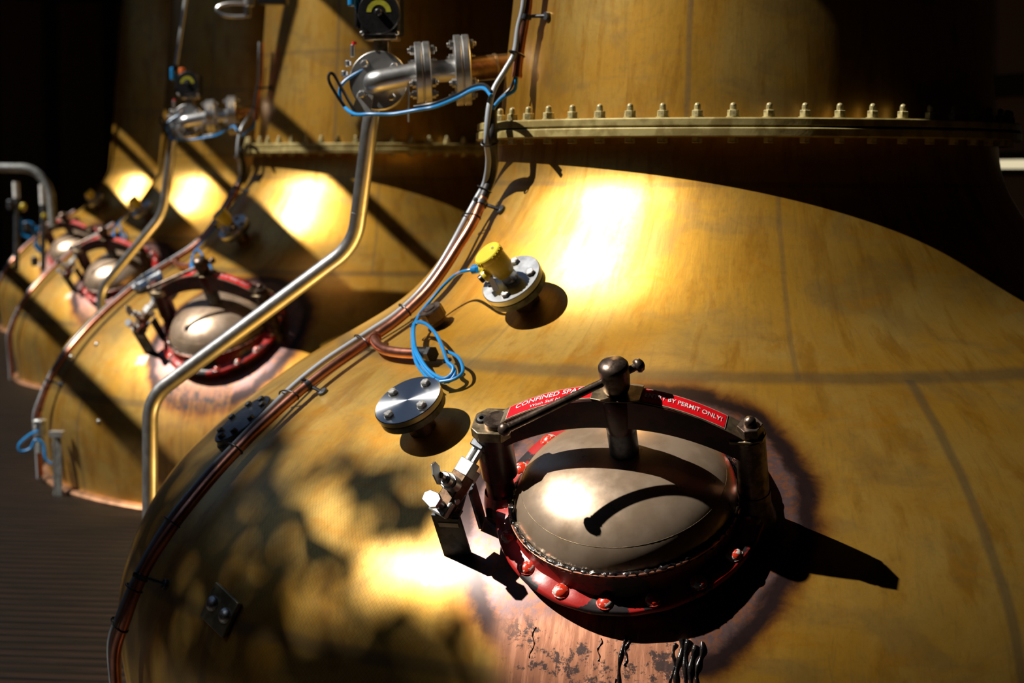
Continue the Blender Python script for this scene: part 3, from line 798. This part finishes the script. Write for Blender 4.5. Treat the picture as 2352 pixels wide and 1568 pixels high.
def cp(L): return [cyl(*p) for p in L]
def ring_about(path, q, r, w=.005):
    i = int(q*(len(path)-1)); i = min(max(i, 1), len(path)-2)
    M = zto((path[i+1]-path[i-1]), path[i]); return M, path[i]
def make_conduit(short=False):
    root = thing('copper_conduit', 'x', 'conduit')
    A = spline(cp(COND[6:] if short else COND), 6)
    obj('lower_tube', MB().tube(A, .0155, 14), CPIPE, root)
    T = spline(cp(COND_TOP), 6)
    if not short: obj('upper_tube', MB().tube(T, .0155, 14), CPIPE, root)
    if not short: obj('end_ferrule', MB().tube([T[-1], T[-1]+(T[-1]-T[-2]).normalized()*.012], .0175, 14), CPIPE, root)
    if not short: obj('black_sleeve', MB().tube(spline(cp(SLEEVE), 6), .0165, 14), BLACKR, root)
    B = spline([cyl(*p) for p in [(-57.3, -.640, 1.336), (-54.5, -.655, 1.366), (-50.5, -0.6684, 1.3848), (-46.52, -0.6700, 1.3880), (-42.59, -0.6661, 1.3809)]], 6)
    br = obj('branch_tube', MB().tube(B, .0160, 14), CPIPE, root)
    d = (B[1]-B[0]).normalized()
    obj('branch_socket', MB().tube([B[3]-d*.010, B[3]+d*.012], .0195, 16), CPIPE, br)
    e = (B[-1]-B[-2]).normalized()
    g = MB(); g.tube([B[-1]-e*.012, B[-1]+e*.055], .0205, 18); g.hexa(.024, .0, .018, zto(e, B[-1]+e*.04))
    obj('black_gland', g, BLACK, br)
    # stand-off clamps
    for i in ((22, 64) if short else (2, 58, 100)):
        if i < len(A)-1:
            P = A[i]; z = P.z; ph = math.atan2(P.x, -P.y)
            fr = frame(math.degrees(ph), z + (-.02 if i == 2 else -.02))
            S = fr.translation; d2 = Vector((math.cos(ph), math.sin(ph), 0))
            S = S + d2*.045; c = MB()
            M = zto(A[i+1]-A[i-1], P)
            c.lathe([(.0158, -.008), (.0195, -.008), (.0195, .008), (.0158, .008)], M, 20)
            c.tube([P, P+(S-P)*.5+fr.col[2].xyz*.004, S], .006, 8); c.cyl(.016, -.01, .010, zto(fr.col[2].xyz, S), 12, .002)
            c.cyl(.007, -.004, .012, zto(fr.col[2].xyz, P+fr.col[2].xyz*.017), 10)
            obj('pipe_clamp', c, DARKST, root)
    if short: return root
    P = T[10]; ph = math.atan2(P.x, -P.y); S = cyl(math.degrees(ph)+4, P.z, prof(P.z))
    c = MB(); c.tube([P, S], .006, 8); c.cyl(.013, -.002, .012, zto(Vector((S.x, S.y, 0)), S), 12); c.lathe([(.0158, -.008), (.0195, -.008), (.0195, .008), (.0158, .008)], zto(T[11]-T[9], P), 20)
    obj('pipe_clamp', c, DARKST, root)
    return root
def make_cable(short=False):
    root = thing('grey_cable', 'x', 'cable')
    A = spline(cp(CABLE[15:] if short else CABLE), 6); Cn = spline(cp(COND), 6)
    obj('cable_sheath', MB().tube(A, .0095, 12), GREYC, root)
    for q in ((10, 26, 37, 49, 61) if short else (18, 43, 56, 66, 88, 100, 116, 127, 139, 151, 158)):
        if q < len(A)-1:
            P = A[q]; allc = Cn + spline(cp(SLEEVE), 6) + spline(cp(COND_TOP), 6)
            N = min(allc, key=lambda v: (v-P).length)
            tn = (A[q+1]-A[q-1]).normalized(); dv = N-P; dv = dv - tn*dv.dot(tn)
            if dv.length > .1: dv = dv.normalized()*.03
            if dv.length < 1e-4: dv = Vector((1, 0, 0))*.02
            cx = P + dv*.5; X = dv.normalized(); Y = tn.cross(X); a = dv.length/2 + .018; b = .0195
            pts = [cx + X*(a*math.cos(w))+Y*(b*math.sin(w)) for w in [2*PI*i/24 for i in range(24)]]
            mb = MB().tube(pts, .0026, 8, closed=True); mb.box(P - X*.012, (.007, .007, .007))
            obj('cable_tie', mb, BLACK, root)
    return root
cond = make_conduit(); cabl = make_cable()
cond['group'] = 'copper conduits'; cabl['group'] = 'grey cables'
CL = ['copper conduit curving down the nearest still from its neck', 'copper conduit curving down the second still', 'copper conduit down the left side of the third still', 'copper conduit down the left side of the farthest still']
GL = ['grey cable strapped beside the conduit of the nearest still', 'grey cable strapped beside the conduit of the second still', 'grey cable strapped beside the conduit of the third still', 'grey cable strapped beside the conduit of the farthest still']
cond['label'] = CL[0]; cabl['label'] = GL[0]
copy_thing(cond, Matrix.Translation(base(1)), CL[1]); copy_thing(cabl, Matrix.Translation(base(1)), GL[1])
cond2 = make_conduit(True); cabl2 = make_cable(True)
for o, L, g in ((cond2, CL, 'copper conduits'), (cabl2, GL, 'grey cables')):
    o.matrix_world = Matrix.Translation(base(2)); o['label'] = L[2]; o['group'] = g
    copy_thing(o, Matrix.Translation(base(3)), L[3])

# blue sensor cable with its coil
def make_blue():
    root = thing('blue_cable', 'x', 'cable')
    SF = frame(SPHI, SZ, 0, -.022) @ WIDE
    ax = Vector((-.20, .0, .98)).normalized(); M = zto(ax, (0, 0, .125), x=(0, 1, 0)); c0 = M @ Vector((0, 0, .060))
    s1 = Vector((-.93, -.14, -.10)).normalized(); G0 = SF @ (c0+s1*.085); G1 = SF @ (c0+s1*.125)
    rest = cp([(-47.6, -0.4473, 1.172), (-50.13, -0.4804, 1.1799), (-51.2, -0.528, 1.2149), (-50.39, -0.5711, 1.2657), (-48.1, -0.6052, 1.3148), (-44.5, -0.6417, 1.374), (-40.69, -0.6822, 1.434), (-37.06, -0.7093, 1.4816), (-34.8, -0.7241, 1.5074)])
    obj('lead', MB().tube(spline([G0, G1]+rest, 8), .0052, 10), BLUEC, root)
    L = cp([(-49.26, -0.5946, 1.2988), (-46.1, -0.5854, 1.3055), (-41.86, -0.607, 1.3376), (-37.69, -0.6414, 1.3935), (-35.07, -0.6777, 1.4362), (-33.48, -0.6923, 1.4517), (-33.24, -0.7127, 1.4677), (-34.08, -0.7257, 1.4802), (-36.96, -0.7133, 1.4587), (-39.76, -0.6868, 1.4321), (-43.85, -0.6465, 1.3821)])
    n = len(L); out = []
    for i in range(n):
        a, b, c, d = L[(i-1) % n], L[i], L[(i+1) % n], L[(i+2) % n]
        for j in range(8):
            t = j/8; out.append(.5*((2*b)+(c-a)*t+(2*a-5*b+4*c-d)*t*t+(-a+3*b-3*c+d)*t**3))
    cen = sum(out, Vector())/len(out)
    for s, dz in ((1.0, 0), (.93, .006)):
        obj('coil_turn', MB().tube([cen+(p-cen)*s+Vector((0, -dz, dz)) for p in out], .0054, 10, closed=True), BLUEC, root)
    tail = cp([(-38.25, -0.6497, 1.3776), (-34.6, -0.6600, 1.4093), (-32.6, -0.6931, 1.4432), (-32.9, -0.7147, 1.4711), (-34.4, -0.7243, 1.4878)])
    obj('coil_turn', MB().tube(spline(tail, 8), .0052, 10), BLUEC, root)
    for P in (out[0], out[30], out[62]):
        obj('cable_tie', MB().lathe([(.010, -.003), (.014, -.003), (.014, .003), (.010, .003)], zto(Vector((.3, .2, -.9)), P), 14), BLACK, root)
    return root
blue = make_blue(); blue['label'] = 'blue sensor cable coiled beside the nearest level sensor'; blue['group'] = 'blue sensor cables'
for k, l in ((1, 'blue cable hanging in a loop by the second level sensor'), (2, 'faint blue cable loop by the third level sensor')):
    copy_thing(blue, Matrix.Translation(base(k)), l)

# ------------------------------------------------------------------ steam pipe and valve
V0 = at(870, 185, 6.28)
VA = (at(972, 166, 6.20)-V0)/1.05; VB = (at(1062, 161, 6.20)-V0)/1.05
def make_pipe(alt=None):
    root = thing('steam_pipe', 'x', 'pipe')
    pts = [at(862, 200, 6.34), at(852, 270, 6.34), at(815, 562, 6.5), Vector((-2.129, .124, -.955)), Vector((-2.131, .087, -1.93))]
    if alt: pts = alt
    p = fillet(pts, .085, 10)
    obj('tube', MB().tube(p, .0285, 24), STEEL, root)
    d = (pts[2]-pts[1]).normalized()
    obj('weld', MB().tube([pts[2]-d*.12, pts[2]-d*.117], .0292, 24), STEEL, root)
    return root
def make_valve():
    """local origin at the valve face centre, x right along the outlet, y away from the camera, z up"""
    root = thing('steam_valve', 'x', 'valve')
    X = Matrix.Rotation(-PI/2, 4, 'X')      # lathe axis z -> +y
    N = zto((0.02, -1, .03))
    obj('front_plate', MB().cyl(.095, -.006, .008, N, 64, .002), STEEL, root)
    obj('valve_body', MB().cyl(.060, -.075, .0, N, 40, .004), DARKST, root)
    obj('rear_plate', MB().cyl(.091, -.085, -.070, N @ Matrix.Translation((-.008, 0, 0)), 64, .002), STEEL, root)
    p = obj('bolt', bolt_mb(.013, .012), STEEL, root, 25)
    for i in range(4):
        o = p if i == 0 else p.copy()
        if i: sc.collection.objects.link(o); o.parent = root
        a = math.radians(40+90*i); o.matrix_local = N @ Matrix.Translation((.069*math.cos(a), .069*math.sin(a), .008))
    od = Vector((.96, .06, .14)).normalized(); s = Vector((.0, -.055, .0))
    el = fillet([Vector((-.005, .0, -.01)), Vector((-.005, -.078, -.008)), VA, VB], .07, 8)
    obj('outlet_pipe', MB().tube(el[:-1]+[el[-1]], .0350, 24), STEEL, root)
    # two flange pairs along the outlet
    for c, r, nb in ((VA, .097, 4), (VB, .112, 4)):
        ax = Vector((.975, .18, .06)).normalized(); M = zto(ax, c, x=(0, 0, 1))
        fl = obj('flange_pair', MB().cyl(r, -.024, -.002, M, 56, .002).cyl(r, .002, .024, M, 56, .002), STEEL, root)
        obj('gasket', MB().cyl(r*.96, -.003, .003, M, 48), LGREY, fl)
        for i in range(nb):
            a = 2*PI*i/nb+.5; B = M @ Matrix.Translation((r*.80*math.cos(a), r*.80*math.sin(a), 0))
            b = MB(); b.hexa(.0145, -.038, -.024, B); b.cyl(.008, -.046, .046, B, 10, .002); b.hexa(.0145, .024, .038, B)
            obj('flange_bolt', b, BOLT, fl, 25)
    ax = (at(1165, 151, 6.24)-V0-VB*1.05).normalized()
    q = VB
    obj('copper_stub', MB().tube([q+ax*.02, q+ax*.19], .043, 32, lambda t_: .040), simple('brown_copper', (.42, .24, .10), .9, .35, .2, 20), root)
    obj('stub_weld', MB().tube([q+ax*.105, q+ax*.112], .0435, 32), BRASSY, root)
    # actuator above
    yo = MB(); yo.box((.005, .035, .100), (.050, .045, .06)); obj('neck_block', yo, BRASSY, root, bevel=.004)
    yo = MB(); yo.box((.006, .03, .136), (.110, .07, .014)); obj('yoke_plate', yo, BRASSY, root, bevel=.004)
    ab = MB(); ab.box((.006, .03, .205), (.130, .085, .125)); ab.box((-.068, .03, .215), (.022, .07, .10)); obj('actuator_body', ab, BLACK, root, bevel=.012)
    MN = Matrix.Translation((.006, -.012, .214)) @ N
    ga = MB(); ga.cyl(.070, -.01, .018, MN, 56, .004); g = obj('indicator_housing', ga, BLACK, root)
    v = []; f = []; n = 28
    for i in range(n+1):
        a = math.radians(2+176*i/n)
        for r in (.022, .036): v.append(MN @ Vector((-r*math.cos(a), r*math.sin(a), .0190)))
    # lay the arc upright whatever the frame's roll
    up = (MN.inverted().to_3x3() @ Vector((0, 0, 1))); up = Vector((up.x, up.y, 0)).normalized(); rt_ = Vector((up.y, -up.x, 0))
    v = []
    for i in range(n+1):
        a = math.radians(2+176*i/n)
        for r in (.024, .040): v.append(MN @ (rt_*(r*math.cos(a))+up*(r*math.sin(a))+Vector((0, 0, .0188))))
    for i in range(n): f.append((2*i, 2*i+2, 2*i+3, 2*i+1))
    obj('indicator_arc', MB().add(v, f), YGAUGE, g)
    obj('indicator_knob', MB().cyl(.012, .016, .030, MN, 24, .004), BLACK, g)
    for sx in (-.052, .062):
        obj('cover_screw', MB().cyl(.007, -.006, .006, Matrix.Translation((sx, -.012, .150)) @ N, 12, .002), STEEL, root)
    obj('orange_plug', MB().cyl(.018, 0, .035, Matrix.Translation((-.03, -.01, .268)), 16, .004), ORANGE, root)
    obj('blue_connector', MB().cyl(.015, 0, .07, Matrix.Translation((-.082, -.02, .235)), 16, .004), BLUEC, root)
    fi = MB(); fi.cyl(.008, 0, .04, Matrix.Translation((-.085, .0, .075)), 12, .002); fi.cyl(.011, .0, .02, Matrix.Translation((-.10, .0, .045)), 12, .003); fi.cyl(.012, 0, .02, Matrix.Translation((-.112, 0, .012)), 12, .003)
    obj('air_fittings', fi, STEEL, root)
    obj('red_collar', MB().cyl(.008, .115, .125, Matrix.Translation((-.080, .0, 0)), 12), simple('red_plastic', (.7, .02, .03), 0, .4), root)
    br = MB(); br.prism([(-.105, -.115), (-.078, -.04), (-.028, -.05), (-.038, -.115)], -.002, .002, Matrix.Translation((.012, -.012, 0)) @ Matrix.Rotation(PI/2, 4, 'X'))
    obj('cable_bracket', br, LGREY, root, bevel=.0008)
    fb = MB(); fb.box((.112, -.08, -.075), (.003, .02, .12)); obj('tag_plate', fb, LGREY, root)
    return root
def make_valve_cable():
    root = thing('valve_cable', 'x', 'cable')
    V = V0
    pts = [V+Vector(p) for p in [(-.10, .0, .30), (-.085, -.01, .27), (-.075, .0, .245)]]
    obj('upper_lead', MB().tube(spline(pts+[V+Vector((-.07, .02, .20))], 6), .006, 10), BLUEC, root)
    obj('upper_lead', MB().tube(spline([p+Vector((.014, -.004, .004)) for p in pts]+[V+Vector((-.06, .02, .20))], 6), .006, 10), BLUEC, root)
    a = [V+Vector(p) for p in [(-.03, .0, .05), (-.112, -.01, .0), (-.13, -.02, -.04), (-.115, -.03, -.085)]] + [at(*q) for q in [(815, 262, 6.2), (850, 262, 6.15), (900, 262, 6.12), (950, 254, 6.08), (1000, 245, 6.05), (1050, 225, 5.95), (1085, 207, 5.85), (1112, 203, 5.75), (1128, 220, 5.68)]]
    obj('blue_lead', MB().tube(spline(a, 6), .0062, 10), BLUEC, root)
    b = [V+Vector(p) for p in [(-.06, -.04, -.118), (-.10, -.04, -.10), (-.155, -.04, -.02), (-.165, -.035, .015), (-.15, -.03, .02), (-.12, -.03, -.03), (-.075, -.04, -.105)]]
    obj('black_loop', MB().tube(spline(b, 8), .0055, 10), BLACK, root)
    c = [p+Vector((0, .008, .012)) for p in a[7:]]
    obj('black_lead', MB().tube(spline(c, 6), .0055, 10), BLACK, root)
    d = cp([(-56.0, 0.165, 0.868), (-55.6, .145, .87), (-54.9, .12, .885), (-56.6, .10, .91), (-56.6, .07, .94), (-55.6, .045, .955)])
    obj('neck_lead', MB().tube(spline(d, 6), .006, 10), BLUEC, root)
    d = cp([(-56.0, 0.172, 0.868), (-57, .13, .88), (-57.5, .09, .92), (-56.2, .045, .955)])
    obj('neck_lead', MB().tube(spline(d, 6), .005, 10), BLACK, root)
    return root
pipe = make_pipe(); valve = make_valve(); vcab = make_valve_cable()
VS = Matrix.Scale(1.05, 4); valve.matrix_world = Matrix.Translation(V0) @ VS
pipe['group'] = 'steam pipes'; valve['group'] = 'actuated steam valves'; vcab['group'] = 'valve cables'
pipe['label'] = 'bent stainless steam pipe crossing in front of the second still'
valve['label'] = 'steel valve with black actuator and yellow dial, by the nearest neck'
vcab['label'] = 'blue and black cable slung below the nearest valve'
pipe2 = make_pipe([at(404, 268, 11.38), at(400, 300, 11.38), at(374, 492, 11.5), at(232, 664, 11.8), at(230, 1010, 11.8)])
pipe2['label'] = 'bent stainless steam pipe crossing in front of the third still'; pipe2['group'] = 'steam pipes'
copy_thing(valve, Matrix.Translation(V0+base(1)) @ VS, 'blurred steel valve with black actuator, by the neck of the second still')
copy_thing(vcab, Matrix.Translation(base(1)), 'blurred dark cable slung below the second valve')

# ------------------------------------------------------------------ small things on and behind the row
for p in [(-56.7, -1.19), (-55.6, -1.34), (-48.9, -1.10), (-38, -1.48)]:
    o = obj('stud', MB().lathe([(.016, -.004), (.015, .004), (.010, .010), (0, .013)], frame(p[0], p[1]), 16), BOLT, STILLS[1])
# unseen leaves and trunk added outside the glazing, spread to dapple the near still
def make_shade_leaves():
    rnd = random.Random(11); mb = MB()
    root = thing('shade_leaves', 'unseen leaves added outside the hall to dapple the nearest still', 'shade_leaves', Matrix.Translation(Vector((-13.2, -4.1, FZ))))
    lit = [(-38, -1.065, 3.2, .05, .9), (-24, -1.18, 4.5, .09, 1.0), (-19, -1.12, 5, .11, 1.0), (-39, -1.18, 2.5, .03, .5), (-14, -1.3, 4, .12, 1.0), (-34, -.90, 3, .04, .5), (-31, -1.20, 6, .05, .55), (-44, -1.0, 5, .03, .5)]
    n = 0; tries = 0
    while n < 640 and tries < 20000:
        tries += 1
        ph = rnd.uniform(-78, -10); z = rnd.uniform(-1.62, -.86)
        edge = -30 - (z+.86)*30      # dappling starts further right lower down
        w = min(max((edge - ph)/6+.5, 0), 1)
        w *= min(max((-.88 - z)/.06, 0), 1)
        for a, b, sa, sb, g in lit: w *= 1-g*math.exp(-((ph-a)/sa)**2-((z-b)/sb)**2)
        if rnd.random() > w: continue
        P = cyl(ph, z, prof(z)) + SUN*rnd.uniform(11, 20); r = rnd.uniform(.035, .085)
        M = Matrix.Translation(P-root.location) @ Matrix.Rotation(rnd.uniform(0, 6.3), 4, 'Z') @ Matrix.Rotation(rnd.uniform(-.9, .9), 4, 'X')
        mb.add([M @ Vector(q) for q in [(-r*1.5, 0, 0), (-r*.5, -r*.7, .01), (r*.7, -r*.55, .015), (r*1.6, 0, 0), (r*.7, r*.55, .015), (-r*.5, r*.7, .01)]], [(0, 1, 2, 3, 4, 5)])
        n += 1
    o = obj('leaves', mb, simple('leaf_green', (.05, .10, .02), 0, .5), root, smooth=False); o['kind'] = 'stuff'
    cen = sum((Vector(v) for v in mb.v), Vector())/len(mb.v)
    tk = MB().tube(spline([(-2.2, -.6, 0), (-2.0, -.5, 3), (-1.4, -.3, 5.5), cen+Vector((-1.2, -.3, .1))], 6), .14, 10, lambda q: .16-.12*q)
    for i in range(7):
        e = Vector(mb.v[i*271 % len(mb.v)]); tk.tube([cen+Vector((-1.2, -.3, .1)), (cen+e)/2+Vector((-.6, 0, 0)), e], .02, 6, lambda q: .03-.024*q)
    obj('trunk', tk, simple('bark', (.08, .055, .035), 0, .85), root)
make_shade_leaves()
# bracket and cable end at the foot of the second still
def on2(x, y, dep): return at(x, y, dep)
rt = thing('cable_bracket', 'pale galvanised bracket with a blue cable end, low on the second still', 'bracket', Matrix.Translation(on2(135, 1145, 10.3)))
o0 = rt.location.copy()
mb = MB(); a = on2(131, 1000, 10.2)-o0
mb.box(((a.x)/2, (a.y)/2, a.z/2), (.045, .008, a.z)); mb.box((a.x/2-.022, a.y/2+.02, a.z/2), (.008, .05, a.z))
obj('angle_bar', mb, GALV, rt, bevel=.001)
obj('foot_plate', MB().box((0, 0, .0), (.075, .06, .012)), GALV, rt); obj('top_plate', MB().box((a.x, a.y, a.z+.01), (.075, .06, .03)), LGREY, rt)
for i in range(4):
    obj('bolt', bolt_mb(.011, .01), BOLT, rt).matrix_local = Matrix.Translation((-.02, -.006, -a.z*0+.03+.09*i)) @ Matrix.Rotation(PI/2, 4, 'X')
rt = thing('junction_fitting', 'steel cable fitting with blue cable loop at the foot of the second conduit', 'fitting', Matrix.Translation(on2(92, 975, 10.4)))
o0 = rt.location.copy()
obj('fitting_body', MB().cyl(.035, -.06, .03, None, 20, .004).cyl(.022, -.16, -.05, None, 16, .003), GALV, rt)
for p in [(-.02, -.036, .02), (.02, -.036, .02), (-.012, -.036, -.01)]: obj('screw', MB().sphere(p, .008), BOLT, rt)
lp = [on2(x, y, 10.3)-o0 for x, y in [(88, 990), (70, 998), (45, 1020), (48, 1036), (70, 1030), (82, 1010), (100, 1020), (104, 1050), (118, 1066)]]
obj('blue_loop', MB().tube(spline(lp, 6), .009, 8), BLUEC, rt)
# rod and fittings above the second valve
rt = thing('air_line', 'thin pale rod rising from the second valve into the dark', 'pipe', Matrix.Translation(at(404, 152, 10.9)))
o0 = rt.location.copy(); b_ = at(432, -40, 10.9)-o0
obj('rod', MB().tube([(0, 0, 0), b_], .0125, 10), LGREY, rt); obj('rod_end', MB().tube([(0, 0, -.03), (0, 0, .005)], .017, 10), BLACK, rt)
rt = thing('junction_box', 'black box with a looped steel tube high on the second neck', 'box', Matrix.Translation(at(628, 2, 10.35)))
o0 = rt.location.copy()
obj('box_body', MB().box((0, 0, .05), (.16, .10, .14)), BLACK, rt, bevel=.008)
obj('fitting', MB().cyl(.03, -.05, .05, Matrix.Translation((-.14, 0, .02)), 16, .004).cyl(.02, -.09, .0, Matrix.Translation((-.15, 0, .0)), 16, .004), STEEL, rt)
lp = [at(x, y, 10.35)-o0 for x, y in [(565, 8), (530, 8), (505, 14), (499, 24), (512, 34), (535, 38), (562, 38)]]
obj('loop_tube', MB().tube(spline(lp, 6), .011, 10), STEEL, rt)
# pipework past the farthest still
rt = thing('sight_glass_pipework', 'dark blurred pipework with two white tubes past the farthest still', 'pipework', Matrix.Translation(at(60, 600, 19.5)))
o0 = rt.location.copy()
def bgp(L): return [at(x, y, 19.5)-o0 for x, y in L]
obj('bent_pipe', MB().tube(fillet(bgp([(-60, 384), (75, 386), (115, 430), (122, 520)]), .12, 8), .045, 12), GALV, rt)
for x, y0, y1 in ((36, 418, 455), (97, 424, 470)):
    obj('white_tube', MB().tube(bgp([(x, y0), (x+2, y1)]), .034, 12), simple('white_plastic', (.75, .76, .75), 0, .4), rt)
    obj('dark_pipe', MB().tube(bgp([(x+2, y1), (x+2, 620)]), .03, 10), DARKST, rt)
for x, y in ((53, 475), (101, 496)):
    obj('yellow_cap', MB().sphere(bgp([(x, y)])[0], .035, 14, sz=1.3), YELLOW, rt)
for L in ([(48, 500), (50, 535), (72, 545), (74, 515), (52, 512)], [(88, 520), (84, 555), (95, 580), (78, 560)]):
    obj('blue_hose', MB().tube(spline(bgp(L), 5), .02, 8), BLUEC, rt)
for x, y in ((25, 470), (62, 520), (120, 500), (80, 600)):
    obj('pipe_fitting', MB().cyl(.04, -.05, .05, Matrix.Translation(bgp([(x, y)])[0]), 12, .008), DARKST, rt)
